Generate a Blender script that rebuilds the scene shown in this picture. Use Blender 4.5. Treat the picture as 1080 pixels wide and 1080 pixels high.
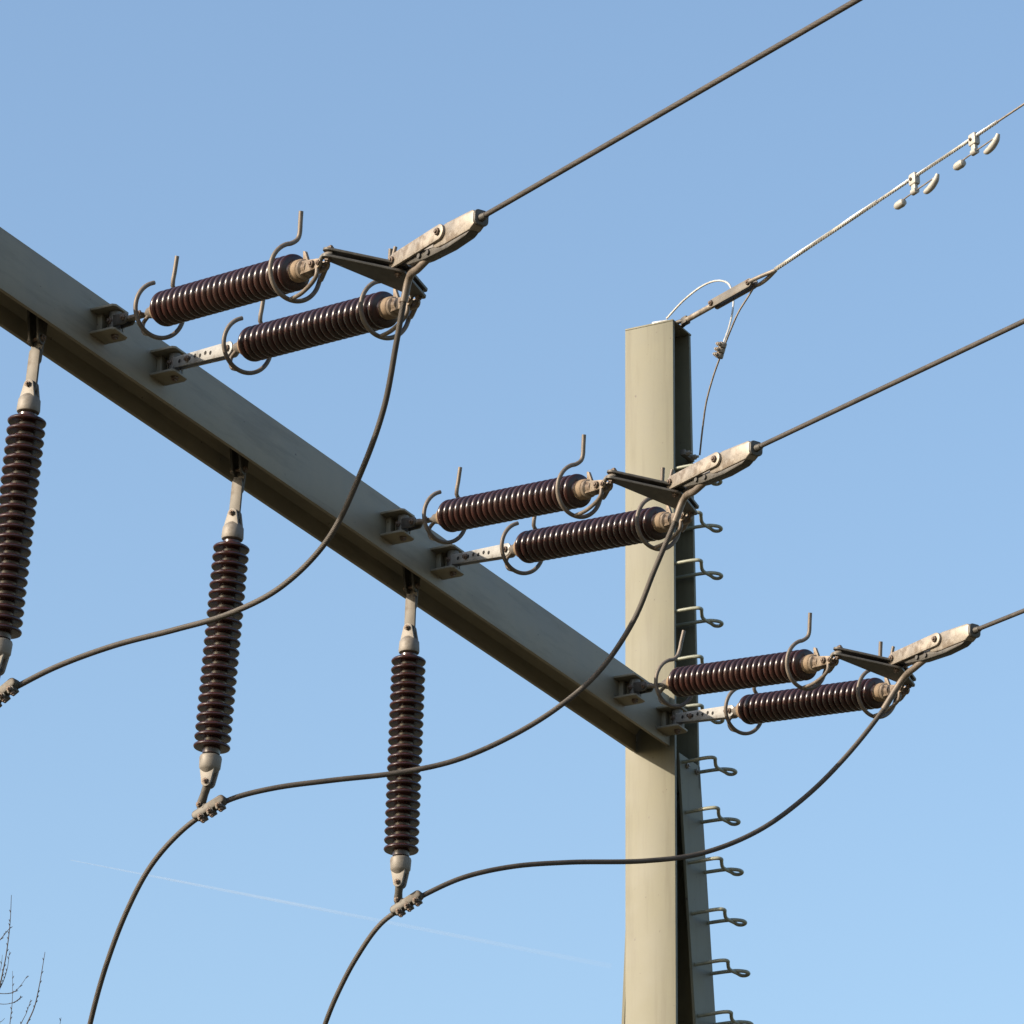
import bpy, bmesh, math, random
from mathutils import Vector as V, Matrix
R = math.radians
rnd = random.Random(7)
S = bpy.context.scene
COL = S.collection
for o in list(bpy.data.objects): bpy.data.objects.remove(o)

# ------------------------------------------------------------------ camera, sky, sun, exposure
PITCH, ROLL, FPX = R(22.54), 0.0090, 5300.0
CAM = V((0, 0, 1.6))
_r, _u = V((1, 0, 0)), V((0, -math.sin(PITCH), math.cos(PITCH)))
CF = V((0, math.cos(PITCH), math.sin(PITCH)))
CR = _r*math.cos(ROLL) + _u*math.sin(ROLL)
CU = _u*math.cos(ROLL) - _r*math.sin(ROLL)
cd = bpy.data.cameras.new('camera'); cam = bpy.data.objects.new('camera', cd); COL.objects.link(cam)
cam.matrix_world = Matrix.Translation(CAM) @ Matrix((CR, CU, -CF)).transposed().to_4x4()
cd.sensor_width = 36; cd.lens = 36*FPX/1080; cd.clip_start = 0.1; cd.clip_end = 40000
S.camera = cam
SUN_AZ = V((-0.925, -0.38, 0)).normalized(); SUN_EL = R(24)
SD = SUN_AZ*math.cos(SUN_EL) + V((0, 0, math.sin(SUN_EL)))
w = bpy.data.worlds.new("World"); S.world = w; w.use_nodes = True
nt = w.node_tree; nt.nodes.clear()
sky = nt.nodes.new('ShaderNodeTexSky'); sky.sky_type = 'NISHITA'; sky.sun_disc = False
sky.sun_elevation = SUN_EL; sky.sun_rotation = math.atan2(SUN_AZ.x, SUN_AZ.y)
sky.altitude = 50; sky.air_density = 1.3; sky.dust_density = 2.2; sky.ozone_density = 2.8
bg = nt.nodes.new('ShaderNodeBackground'); bg.inputs[1].default_value = 0.15
ow = nt.nodes.new('ShaderNodeOutputWorld')
nt.links.new(sky.outputs[0], bg.inputs[0]); nt.links.new(bg.outputs[0], ow.inputs[0])
sl = bpy.data.lights.new('sun', 'SUN'); sl.energy = 5.0; sl.angle = R(0.5); sl.color = (1.0, 0.88, 0.70)
so = bpy.data.objects.new('sun', sl); COL.objects.link(so)
so.rotation_euler = SD.to_track_quat('Z', 'Y').to_euler(); so.location = (-30, -20, 30)
S.view_settings.view_transform = 'Standard'; S.view_settings.look = 'None'
S.view_settings.gamma = 1; S.view_settings.exposure = 0.71

# ------------------------------------------------------------------ sighting helpers (directions and planes surveyed from the view)
def ray(px, py): return (CF*FPX + CR*(px-540) - CU*(py-540)).normalized()
def on_plane(px, py, p0, nrm):
    d = ray(px, py); return CAM + d*((p0-CAM).dot(nrm)/d.dot(nrm))
def at_depth(px, py, dep):
    d = ray(px, py); return CAM + d*(dep/d.dot(CF))
def proj(p):
    q = p-CAM; z = q.dot(CF); return (540+FPX*q.dot(CR)/z, 540-FPX*q.dot(CU)/z, z)
def flat(v): return V((v.x, v.y, 0)).normalized()
Z = V((0, 0, 1))
B = ray(0, 242).cross(ray(625, 680)).cross(Z).normalized()      # along the crossarm, towards the mast
if B.y < 0: B = -B
N = B.cross(Z).normalized()                                      # outwards from the crossarm's face
E = -ray(-3139, 2333)                                            # conductor direction, out of the crossarm
D = -ray(-3181, 1265)                                            # tension string direction (sags below it)
C = flat(E); YS = Z.cross(C).normalized()
PN = YS
O = at_depth(707, 787, 28.5)
def frame(o, x, y):
    x = x.normalized(); z = x.cross(y).normalized(); y = z.cross(x)
    return Matrix.Translation(o) @ Matrix((x, y, z)).transposed().to_4x4()
FB = frame(O, B, -N)                                             # crossarm frame: x to mast, y back, z up
FBi = FB.inverted()
print('B', B, 'N', N, 'C', C, 'O', O)

# ------------------------------------------------------------------ materials
def mat(name, col, rough=0.5, metal=0.0, var=0.15, scale=8, bump=0.0, col2=None, streak=None, coat=0, stretch=(1, 1, 1), bscale=60, spots=None):
    m = bpy.data.materials.new(name); m.use_nodes = True; t = m.node_tree; n = t.nodes; L = t.links
    b = n['Principled BSDF']; b.inputs['Roughness'].default_value = rough; b.inputs['Metallic'].default_value = metal
    if coat: b.inputs['Coat Weight'].default_value = coat; b.inputs['Coat Roughness'].default_value = 0.18
    tc = n.new('ShaderNodeTexCoord'); mp = n.new('ShaderNodeMapping'); mp.inputs['Scale'].default_value = stretch
    L.new(tc.outputs['Object'], mp.inputs[0])
    nz = n.new('ShaderNodeTexNoise'); nz.inputs['Scale'].default_value = scale; nz.inputs['Detail'].default_value = 6; nz.inputs['Roughness'].default_value = 0.62
    L.new(mp.outputs[0], nz.inputs['Vector'])
    rp = n.new('ShaderNodeValToRGB'); L.new(nz.outputs['Fac'], rp.inputs[0])
    c2 = col2 or [c*(1-var) for c in col]
    c1 = [min(1, c*(1+var)) for c in col] if not col2 else col
    rp.color_ramp.elements[0].position = 0.34; rp.color_ramp.elements[1].position = 0.66
    rp.color_ramp.elements[0].color = (*c2, 1); rp.color_ramp.elements[1].color = (*c1, 1)
    out = rp.outputs[0]
    if streak:
        mp2 = n.new('ShaderNodeMapping'); mp2.inputs['Scale'].default_value = streak[0]
        L.new(tc.outputs['Object'], mp2.inputs[0])
        n2 = n.new('ShaderNodeTexNoise'); n2.inputs['Scale'].default_value = 1; n2.inputs['Detail'].default_value = 5; n2.inputs['Roughness'].default_value = .7
        L.new(mp2.outputs[0], n2.inputs['Vector'])
        r2 = n.new('ShaderNodeValToRGB'); r2.color_ramp.elements[0].position = streak[2]; r2.color_ramp.elements[1].position = streak[2]+.14
        L.new(n2.outputs['Fac'], r2.inputs[0])
        mx = n.new('ShaderNodeMix'); mx.data_type = 'RGBA'; mx.inputs[7].default_value = (*streak[1], 1)
        mu = n.new('ShaderNodeMath'); mu.operation = 'MULTIPLY'; mu.inputs[1].default_value = streak[3]
        L.new(r2.outputs[0], mu.inputs[0]); L.new(mu.outputs[0], mx.inputs[0]); L.new(out, mx.inputs[6]); out = mx.outputs[2]
    if spots:
        n3 = n.new('ShaderNodeTexNoise'); n3.inputs['Scale'].default_value = spots[1]; n3.inputs['Detail'].default_value = 3
        L.new(tc.outputs['Object'], n3.inputs['Vector'])
        r3 = n.new('ShaderNodeValToRGB'); r3.color_ramp.elements[0].position = spots[2]; r3.color_ramp.elements[1].position = spots[2]+.05
        L.new(n3.outputs['Fac'], r3.inputs[0])
        m3 = n.new('ShaderNodeMix'); m3.data_type = 'RGBA'; m3.inputs[7].default_value = (*spots[0], 1)
        L.new(r3.outputs[0], m3.inputs[0]); L.new(out, m3.inputs[6]); out = m3.outputs[2]
    L.new(out, b.inputs['Base Color'])
    rr = n.new('ShaderNodeMapRange'); rr.inputs[3].default_value = max(0, rough-.1); rr.inputs[4].default_value = min(1, rough+.12)
    L.new(nz.outputs['Fac'], rr.inputs[0]); L.new(rr.outputs[0], b.inputs['Roughness'])
    if bump:
        nb = n.new('ShaderNodeTexNoise'); nb.inputs['Scale'].default_value = bscale; nb.inputs['Detail'].default_value = 4
        L.new(mp.outputs[0], nb.inputs['Vector'])
        bp = n.new('ShaderNodeBump'); bp.inputs['Strength'].default_value = bump; bp.inputs['Distance'].default_value = 0.004
        L.new(nb.outputs['Fac'], bp.inputs['Height']); L.new(bp.outputs[0], b.inputs['Normal'])
    return m
M = {}
M['paint'] = mat('weathered_green_grey_paint', (.128, .118, .078), .6, 0, .10, 3, .0, streak=((14, 14, .8), (.094, .083, .052), .50, .5), spots=((.07, .055, .04), 34, .70))
M['paintx'] = mat('crossarm_paint', (.192, .164, .118), .6, 0, .10, 3, .0, streak=((1.2, 10, 10), (.115, .092, .062), .50, .5), spots=((.06, .042, .028), 30, .70))
M['galv'] = mat('weathered_galvanised_steel', (.135, .12, .104), .6, .35, .22, 9, .0, streak=((18, 18, 18), (.11, .065, .04), .54, .6))
M['galvl'] = mat('pale_galvanised_steel', (.245, .212, .178), .5, .35, .2, 11, .0, streak=((13, 13, 13), (.115, .08, .052), .50, .7))
M['rod'] = mat('grey_brown_steel_rod', (.14, .112, .09), .55, .3, .25, 14, .0)
M['dark'] = mat('dark_steel_plate', (.075, .068, .060), .55, .4, .25, 20, .03, streak=((18, 18, 18), (.06, .036, .022), .55, .5))
M['bolt'] = mat('rusty_bolt_steel', (.11, .075, .055), .6, .3, .3, 40)
M['brown'] = mat('brown_glazed_porcelain', (.027, .0078, .0058), .27, 0, .35, 14, .0, coat=.12, streak=((9, 9, 9), (.042, .024, .018), .54, .4))
M['cement'] = mat('buff_cement_neck', (.22, .15, .092), .75, 0, .25, 14, .0)
M['hole_shade'] = mat('painted_hole_shade', (.012, .010, .009), .9, 0, .2, 20)  # near-black colour stands in for the shade inside the link's holes
M['cast'] = mat('aged_tan_casting', (.22, .17, .125), .5, .3, .25, 12, 0, streak=((16, 16, 16), (.075, .045, .028), .50, .8))
M['capc'] = mat('grey_cast_cap', (.175, .155, .135), .6, .2, .2, 10, 0, streak=((14, 14, 14), (.09, .065, .045), .52, .6))
M['strap'] = mat('dull_grey_strap', (.095, .085, .074), .6, .35, .25, 12, 0, streak=((14, 14, 14), (.05, .034, .022), .52, .7))
M['zinc'] = mat('bright_zinc_plate', (.30, .29, .275), .45, .3, .12, 10, 0, streak=((14, 14, 14), (.13, .095, .065), .57, .6))
M['pale'] = mat('pale_grey_casting', (.31, .29, .26), .5, .1, .08, 6)
M['cond'] = mat('weathered_aluminium_strand', (.060, .050, .043), .6, .3, .25, 12, .04, bscale=120)
M['silver'] = mat('bright_aluminium_wire', (.5, .48, .45), .4, .5, .15, 20, .02)
M['shield'] = mat('grey_earth_wire', (.20, .17, .145), .5, .4, .2, 20, .04)
M['step'] = mat('green_grey_painted_rod', (.23, .235, .185), .5, .1, .15, 20, .02)
M['bark'] = mat('bare_twig_bark', (.06, .045, .038), .85, 0, .3, 10, .3)
M['concrete'] = mat('foundation_concrete', (.36, .35, .32), .9, 0, .12, 5, .4)
M['grass'] = mat('dry_winter_grass', (.06, .06, .028), .95, 0, .3, .35, .6, col2=(.07, .054, .034), bscale=8)

# ------------------------------------------------------------------ mesh helpers
def catmull(pts, n=8, closed=False):
    pts = [V(p) for p in pts]
    if len(pts) < 3: return pts
    out = []; m = len(pts)
    rng = range(m) if closed else range(m-1)
    for i in rng:
        if closed: p0, p1, p2, p3 = pts[i-1], pts[i], pts[(i+1) % m], pts[(i+2) % m]
        else: p0, p1, p2, p3 = pts[max(i-1, 0)], pts[i], pts[i+1], pts[min(i+2, m-1)]
        if not closed and i == 0: p0 = p1*2-p2
        if not closed and i == m-2: p3 = p2*2-p1
        # centripetal parametrisation keeps unevenly spaced points smooth
        t0 = 0; t1 = t0+max((p1-p0).length, 1e-6)**.5; t2 = t1+max((p2-p1).length, 1e-6)**.5; t3 = t2+max((p3-p2).length, 1e-6)**.5
        for k in range(n):
            t = t1+(t2-t1)*k/n
            a1 = p0*((t1-t)/(t1-t0))+p1*((t-t0)/(t1-t0)); a2 = p1*((t2-t)/(t2-t1))+p2*((t-t1)/(t2-t1)); a3 = p2*((t3-t)/(t3-t2))+p3*((t-t2)/(t3-t2))
            b1 = a1*((t2-t)/(t2-t0))+a2*((t-t0)/(t2-t0)); b2 = a2*((t3-t)/(t3-t1))+a3*((t-t1)/(t3-t1))
            out.append(b1*((t2-t)/(t2-t1))+b2*((t-t1)/(t2-t1)))
    if not closed: out.append(pts[-1])
    return out
class MB:
    def __init__(s): s.bm = bmesh.new()
    def box(s, x0, x1, y0, y1, z0, z1, bev=0.0, rot=None, at=None):
        b2 = bmesh.new(); bmesh.ops.create_cube(b2, size=1)
        for v in b2.verts: v.co = V(((x0+x1)/2+v.co.x*(x1-x0), (y0+y1)/2+v.co.y*(y1-y0), (z0+z1)/2+v.co.z*(z1-z0)))
        if bev: bmesh.ops.bevel(b2, geom=b2.edges[:], offset=bev, segments=2, affect='EDGES', profile=.5)
        s._merge(b2, rot, at); return s
    def _merge(s, b2, rot=None, at=None):
        m = (Matrix.Translation(at) if at is not None else Matrix()) @ (rot.to_4x4() if rot is not None else Matrix())
        bmesh.ops.transform(b2, matrix=m, verts=b2.verts)
        me = bpy.data.meshes.new('tmp'); b2.to_mesh(me); b2.free(); s.bm.from_mesh(me); bpy.data.meshes.remove(me)
    def prism(s, poly, axis, a0, a1, bev=0.0, rot=None, at=None):
        """poly: 2-D outline; axis 'x','y','z' is the extrusion axis"""
        b2 = bmesh.new()
        def mk(p, a): return V((a, p[0], p[1])) if axis == 'x' else V((p[0], a, p[1])) if axis == 'y' else V((p[0], p[1], a))
        v0 = [b2.verts.new(mk(p, a0)) for p in poly]; v1 = [b2.verts.new(mk(p, a1)) for p in poly]
        n = len(poly); b2.faces.new(v0); b2.faces.new(v1[::-1])
        for i in range(n): b2.faces.new([v0[(i+1) % n], v0[i], v1[i], v1[(i+1) % n]])
        bmesh.ops.recalc_face_normals(b2, faces=b2.faces)
        if bev: bmesh.ops.bevel(b2, geom=b2.edges[:], offset=bev, segments=2, affect='EDGES', profile=.5)
        s._merge(b2, rot, at); return s
    def tube(s, pts, r, seg=12, closed=False, smooth=0, cap=True):
        pts = catmull(pts, smooth, closed) if smooth else [V(p) for p in pts]
        n = len(pts); rr = r if isinstance(r, (list, tuple)) else None
        tan = []
        for i in range(n):
            a = pts[i-1] if (i or closed) else pts[i]; b = pts[(i+1) % n] if (i < n-1 or closed) else pts[i]
            tan.append((b-a).normalized())
        ref = V((0, 0, 1)) if abs(tan[0].z) < .9 else V((1, 0, 0))
        u = tan[0].cross(ref).normalized(); rings = []
        for i in range(n):
            u = (u-tan[i]*u.dot(tan[i])).normalized(); vv = tan[i].cross(u)
            if rr: f = i/(n-1)*(len(rr)-1); k = min(int(f), len(rr)-2); q = rr[k]+(rr[k+1]-rr[k])*(f-k)
            else: q = r
            rings.append([s.bm.verts.new(pts[i]+u*(q*math.cos(2*math.pi*j/seg))+vv*(q*math.sin(2*math.pi*j/seg))) for j in range(seg)])
        for i in range(n if closed else n-1):
            a, b = rings[i], rings[(i+1) % n]
            for j in range(seg): s.bm.faces.new([a[j], a[(j+1) % seg], b[(j+1) % seg], b[j]])
        if cap and not closed: s.bm.faces.new(rings[0][::-1]); s.bm.faces.new(rings[-1])
        return s
    def strand(s, pts, r, n=12, pitch=.21, fine=14.0, step=.016):
        """laid cable: lobed section that twists along the path, plain beyond 'fine' metres"""
        P = [V(p) for p in pts]; L = [0]
        for a, b in zip(P, P[1:]): L.append(L[-1]+(b-a).length)
        out = []; d = 0; k = 0
        while d < L[-1]:
            while k < len(L)-2 and L[k+1] < d: k += 1
            out.append((P[k].lerp(P[k+1], (d-L[k])/(L[k+1]-L[k])), d)); d += step if d < fine else 1.0
        seg = n*3; rings = []; u = None
        for i, (p, d) in enumerate(out):
            tn = (out[min(i+1, len(out)-1)][0]-out[max(i-1, 0)][0]).normalized()
            if u is None: u = tn.cross(V((0, 0, 1)) if abs(tn.z) < .9 else V((1, 0, 0))).normalized()
            u = (u-tn*u.dot(tn)).normalized(); w_ = tn.cross(u); ring = []
            for j in range(seg):
                a = 2*math.pi*j/seg+2*math.pi*d/pitch; q = r*(1.0 if j % 3 else .925)
                ring.append(s.bm.verts.new(p+u*(q*math.cos(a))+w_*(q*math.sin(a))))
            rings.append(ring)
        for a, b in zip(rings, rings[1:]):
            for j in range(seg): s.bm.faces.new([a[j], a[(j+1) % seg], b[(j+1) % seg], b[j]])
        return s
    def lathe(s, prof, seg=40, m=None):
        """prof: (x, r) along the x axis"""
        m = m or Matrix(); rings = []
        for x, r in prof: rings.append([s.bm.verts.new(m @ V((x, max(r, 1e-4)*math.cos(2*math.pi*j/seg), max(r, 1e-4)*math.sin(2*math.pi*j/seg)))) for j in range(seg)])
        for a, b in zip(rings, rings[1:]):
            for j in range(seg): s.bm.faces.new([a[j], b[j], b[(j+1) % seg], a[(j+1) % seg]])
        s.bm.faces.new(rings[0]); s.bm.faces.new(rings[-1][::-1]); return s
    def rod(s, a, b, r, seg=12): return s.tube([a, b], r, seg)
    def bolt(s, p, d, r=.012, h=.012, shank=0.0):
        """hex head at p pointing along d, optional shank backwards"""
        p = V(p); d = V(d).normalized(); q = d.to_track_quat('X', 'Z').to_matrix().to_4x4()
        s.lathe([(0, r*.99), (h*.85, r), (h, r*.86)], 6, Matrix.Translation(p) @ q)
        s.lathe([(h*.9, r*.5), (h*1.5, r*.5), (h*1.6, r*.38)], 10, Matrix.Translation(p) @ q)
        if shank: s.tube([p, p-d*shank], r*.55, 10)
        return s
    def build(s, name, m, parent=None, smooth=True, M4=None):
        bmesh.ops.recalc_face_normals(s.bm, faces=s.bm.faces)
        me = bpy.data.meshes.new(name); s.bm.to_mesh(me); s.bm.free()
        o = bpy.data.objects.new(name, me); COL.objects.link(o); me.materials.append(m)
        if smooth:
            for p in me.polygons: p.use_smooth = True
            try: me.set_sharp_from_angle(angle=R(38))
            except Exception: pass
        if parent: o.parent = parent
        elif M4 is not None: o.matrix_world = M4
        return o
class BS:
    """separate hex bolts: each one becomes a mesh of its own"""
    def __init__(s): s.q = []
    def bolt(s, *a, **k): s.q.append(MB().bolt(*a, **k)); return s
    def build(s, name, m, parent): return [b.build(name, m, parent) for b in s.q]
def tag(o, label=None, cat=None, group=None, kind=None):
    for k, v in (('label', label), ('category', cat), ('group', group), ('kind', kind)):
        if v: o[k] = v
    return o
def empty(name, M4, label, cat, group=None):
    o = bpy.data.objects.new(name, None); COL.objects.link(o); o.empty_display_size = .1
    o.matrix_world = M4; return tag(o, label, cat, group)
def kids(o): return [c for c in bpy.data.objects if c.parent == o]
def copy_tree(o, M4, label, parent=None):
    c = o.copy(); COL.objects.link(c)
    if parent: c.parent = parent
    else: c.matrix_world = M4; c['label'] = label
    for k in kids(o): copy_tree(k, None, None, c)
    return c
def rounded(p, r, n=5):
    """outline round a set of circles (centre, radius): convex hull of them"""
    pts = []
    for (x, y), q in zip(p, r):
        for k in range(24): a = 2*math.pi*k/24; pts.append((x+q*math.cos(a), y+q*math.sin(a)))
    pts = sorted(set((round(a, 5), round(b, 5)) for a, b in pts))
    def half(ps):
        h = []
        for q in ps:
            while len(h) > 1 and (h[-1][0]-h[-2][0])*(q[1]-h[-2][1])-(h[-1][1]-h[-2][1])*(q[0]-h[-2][0]) <= 1e-9: h.pop()
            h.append(q)
        return h[:-1]
    return half(pts)+half(pts[::-1])

# ------------------------------------------------------------------ ground
g = MB(); rad = [0, 15, 30, 60, 120, 300, 900, 3000, 12000]
cen = V((0, 25, 0)); prev = None
for q in rad:
    ring = [g.bm.verts.new(cen+V((q*math.cos(2*math.pi*j/64), q*math.sin(2*math.pi*j/64), 0))) for j in range(64)] if q else [g.bm.verts.new(cen)]*64
    if prev:
        for j in range(64):
            f = [prev[j], prev[(j+1) % 64], ring[(j+1) % 64], ring[j]]
            if prev[j] is prev[(j+1) % 64]: f = f[1:]
            g.bm.faces.new(f)
    prev = ring
tag(g.build('ground', M['grass']), kind='structure')

# ------------------------------------------------------------------ crossarm
def bx(px, py, yy=0.0):      # x along the crossarm where a pixel meets its face plane (offset yy behind it)
    p = on_plane(px, py, O-N*yy, N); q = FBi @ p; return q
top = bx(0, 242); bot = bx(0, 305)
print('beam top', top, 'bot', bot, 'depth left', proj(FB @ top))
BH, BW = .300, .235
BX0 = -11.5
arm = empty('crossarm', FB, 'long green-grey painted steel crossarm beam running down to the mast', 'crossarm')
t = MB()
t.box(BX0, -.004, 0, .020, 0, BH, .003)                 # front flange
t.box(BX0, -.004, BW-.02, BW, 0, BH, .003)              # back flange
t.box(BX0, -.006, .018, BW-.018, BH/2-.008, BH/2+.008)   # web
for y in (.020, BW-.020):                                # root fillets
    sg = 1 if y < .1 else -1
    for zz, sz in ((BH/2-.006, -1), (BH/2+.006, 1)):
        f = .022 if y < .1 else .05
        t.prism([(y-sg*.002, zz), (y+sg*f, zz), (y+sg*f*.4, zz+sz*f*.35), (y-sg*.002, zz+sz*f)], 'x', BX0+.002, -.008)
t.build('beam', M['paintx'], arm)
t = MB(); t.box(-.018, .0, -.012, BW+.01, -.03, BH+.03, .002)
for yy in (.06, BW-.06):
    for zz in (-.016, BH+.014): t.bolt((-.018, yy, zz), (-1, 0, 0), .013, .012)
LUGS = [((121, 337.8), (185.5, 383)), ((425.6, 550), (477.8, 586.7)), ((670, 723.3), (714, 754.8))]
LUGY = -.098
lug = []
for a, b in LUGS:
    for q in (a, b):
        p = bx(*q, LUGY); lug.append(p); print('lug', p)
# regularise: same height, same spacing inside each pair
lz = sum(p.z for p in lug)/6; sp = sum(lug[2*i+1].x-lug[2*i].x for i in range(3))/3
print('lug z', lz, 'spacing', sp)
lzs = [.141, .140, .130, .125, .118, .113]; lugs = []
for i in range(3):
    m = (lug[2*i].x+lug[2*i+1].x)/2; lugs += [m-sp/2, m+sp/2]
def make_bracket(x, lz):
    t = MB(); h = .060
    for s in (-1, 1):
        zz = lz+s*h
        t.prism([(x-.070, -.001), (x+.070, -.001), (x+.070, -.112), (x+.052, -.136), (x-.056, -.136), (x-.070, -.122)], 'z', zz-.006, zz+.006, .0015)
    t.box(x+.035, x+.049, -.118, -.001, lz-h+.005, lz+h-.005, .001)
    t.box(x-.012, x+.036, -.030, -.001, lz-h+.005, lz+h-.005, .002)
    br = t.build('bracket', M['paintx'], arm)
    t = MB(); t.lathe([(-.05, .018), (-.048, .031), (.048, .031), (.05, .018)], 20, Matrix.Translation((x, LUGY, lz)) @ Matrix.Rotation(R(90), 4, 'Y'))
    t.tube([(x, LUGY, lz-h-.02), (x, LUGY, lz+h+.02)], .011, 12)
    t.build('swivel', M['galv'], br)
    t = BS(); t.bolt((x, LUGY, lz+h+.006), (0, 0, 1), .02, .014); t.bolt((x, LUGY, lz-h-.006), (0, 0, -1), .02, .014)
    t.build('bolt', M['bolt'], br)
for k, x in enumerate(lugs): make_bracket(x, lzs[k])
# hanger lugs under the web
HANG = [(39, 353), (252, 499), (434, 622)]
hz = -.004
hangx = []
for q in HANG:
    p = bx(*q, BW/2); print('hang', p); hangx.append(p.x)
hpts = [V((x, BW/2, hz-(.03 if k == 0 else 0))) for k, x in enumerate(hangx)]
for p in hpts:
    t = MB(); t.box(p.x-.06, p.x+.06, p.y-.05, p.y+.05, BH/2-.022, BH/2-.009, .002)
    for s in (-1, 1): t.prism(rounded([(p.x, p.z), (p.x, BH/2-.03)], [.030, .050]), 'y', p.y+s*.024-.006, p.y+s*.024+.006, .001)
    hb = t.build('hanger_bracket', M['dark'], arm)
    t = BS(); t.bolt((p.x, p.y-.030, p.z), (0, -1, 0), .018, .012, .075); t.bolt((p.x, p.y+.030, p.z), (0, 1, 0), .018, .012)
    for a in (-.045, .045):
        for b in (-.038, .038): t.bolt((p.x+a, p.y+b, BH/2-.022), (0, 0, -1), .011, .009)
    t.build('bolt', M['bolt'], hb)

# ------------------------------------------------------------------ mast
base = V((O.x, O.y, 0)); FM = frame(base, B, -N); FMi = FM.inverted()
mast = empty('steel_mast', FM, 'tall beige-grey painted steel mast carrying the crossarm and climbing steps', 'mast')
zc = O.z
Y0 = -.028; MW = .315; Y1 = Y0+MW
pt = FMi @ on_plane(711, 338, O+B*.0+N*.028, B); ztop = pt.z; print('mast top z', ztop, 'crossarm z', zc)
def taperH(z0, z1, d0, d1, y0=Y0, y1=Y1, x=0.0):
    """H section column with its depth along x going d0 (bottom) to d1 (top)"""
    t = MB(); ft = .024
    t.box(x, x+ft, y0, y1, .3, z1, .003)
    def slab(xa0, xb0, xa1, xb1, ya, yb):
        b2 = bmesh.new()
        vs = [b2.verts.new(V(q)) for q in ((xa0, ya, z0), (xb0, ya, z0), (xb0, yb, z0), (xa0, yb, z0), (xa1, ya, z1), (xb1, ya, z1), (xb1, yb, z1), (xa1, yb, z1))]
        for f in ((0, 1, 2, 3), (4, 5, 6, 7), (0, 1, 5, 4), (1, 2, 6, 5), (2, 3, 7, 6), (3, 0, 4, 7)): b2.faces.new([vs[i] for i in f])
        bmesh.ops.recalc_face_normals(b2, faces=b2.faces); bmesh.ops.bevel(b2, geom=b2.edges[:], offset=.002, segments=1, affect='EDGES')
        t._merge(b2)
    slab(x+d0-ft, x+d0, x+d1-ft, x+d1, y0+.004, y1-.004)
    slab(x+ft-.002, x+d0-ft+.002, x+ft-.002, x+d1-ft+.002, (y0+y1)/2-.008, (y0+y1)/2+.008)
    return t
t = taperH(zc-.16, ztop, .335, .245)
t.box(.022, .13, (Y0+Y1)/2-.007, (Y0+Y1)/2+.007, .3, zc-.159)
col_ = t.build('column', M['paint'], mast)
t = MB(); t.box(.0, .246, Y0, Y1, ztop+.001, ztop+.012, .002); t.build('cap_plate', M['paint'], mast)
t = MB(); t.prism([(.05, .03), (.17, .05), (.19, .14), (.12, .19), (.04, .13)], 'z', ztop+.013, ztop+.045, .008); t.build('cap_block', M['silver'], mast)
# rear leg, splayed backwards and sideways below the crossarm
zl = zc-.02
def leg_at(z):
    k = (zl-z)/1.8
    return .062+.225*k, .062+.225*k+.272, .300+.20*k      # front x, back x, width
t = MB()
def leg_plate(fx0, fx1, fy0, fy1):
    """a plate of the leg between fractions of its depth / offsets of its width, following the splay"""
    b2 = bmesh.new(); vs = []
    for z in (zl, .3):
        a, b, wd = leg_at(z); vs += [b2.verts.new(V(q)) for q in ((fx0(a, b), fy0(wd), z), (fx1(a, b), fy0(wd), z), (fx1(a, b), fy1(wd), z), (fx0(a, b), fy1(wd), z))]
    for f in ((0, 1, 2, 3), (4, 5, 6, 7), (0, 1, 5, 4), (1, 2, 6, 5), (2, 3, 7, 6), (3, 0, 4, 7)): b2.faces.new([vs[i] for i in f])
    bmesh.ops.recalc_face_normals(b2, faces=b2.faces); bmesh.ops.bevel(b2, geom=b2.edges[:], offset=.002, segments=2, affect='EDGES'); t._merge(b2)
leg_plate(lambda a, b: a, lambda a, b: b, lambda w: Y0+.004, lambda w: Y0+.020)
leg_plate(lambda a, b: b-.018, lambda a, b: b-.002, lambda w: Y0+.019, lambda w: Y0+w-.019)
leg_plate(lambda a, b: a, lambda a, b: b, lambda w: Y0+w-.020, lambda w: Y0+w)
leg_plate(lambda a, b: a+.002, lambda a, b: a+.016, lambda w: Y0+w*.5, lambda w: Y0+w-.019)
leg = t.build('rear_leg', M['paint'], mast)
t = BS(); t.bolt((.16, Y0+.003, zl-.05), (0, -1, 0), .018, .012); t.bolt((.28, Y0+.003, zl-.05), (0, -1, 0), .018, .012)
t.build('bolt', M['galvl'], leg)
a, b, wd = leg_at(.3)
t = MB(); t.box(-.5, b+.35, Y0-.4, Y0+wd+.4, -.3, .3, .02); t.build('foundation', M['concrete'], mast)
# climbing steps: bent rods with an eye at the end, pixel rows of their inner rod
def step_mesh(inn):
    pts = [(0, inn, 0), (0, -.178, 0), (.018, -.192, -.002), (.05, -.178, -.004), (.150, -.140, -.006), (.235, -.146, -.006), (.285, -.150, -.006), (.302, -.168, -.004), (.290, -.192, 0), (.258, -.194, .002), (.222, -.160, .003), (.208, -.115, .003), (.203, inn, .003)]
    t = MB(); t.tube(pts, .0106, 10, smooth=5); return t
sm_u = sm_l = None
def zrow(px, py, x): # height where the sight line meets the plane at distance x behind the column face
    return (FMi @ on_plane(px, py, O+B*x, B)).z
zs = zrow(724, 803, .11)
sp_step = .290
rows = []
z = zs+sp_step*0
k = 0
zr_u = zrow(738, 591, .03)
print('first lower step z', zs-zc, 'upper', zr_u-zc, 'spacing guess', (zrow(740, 850.5, .15)-zs), (zrow(738, 642.5, .03)-zr_u))
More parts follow.
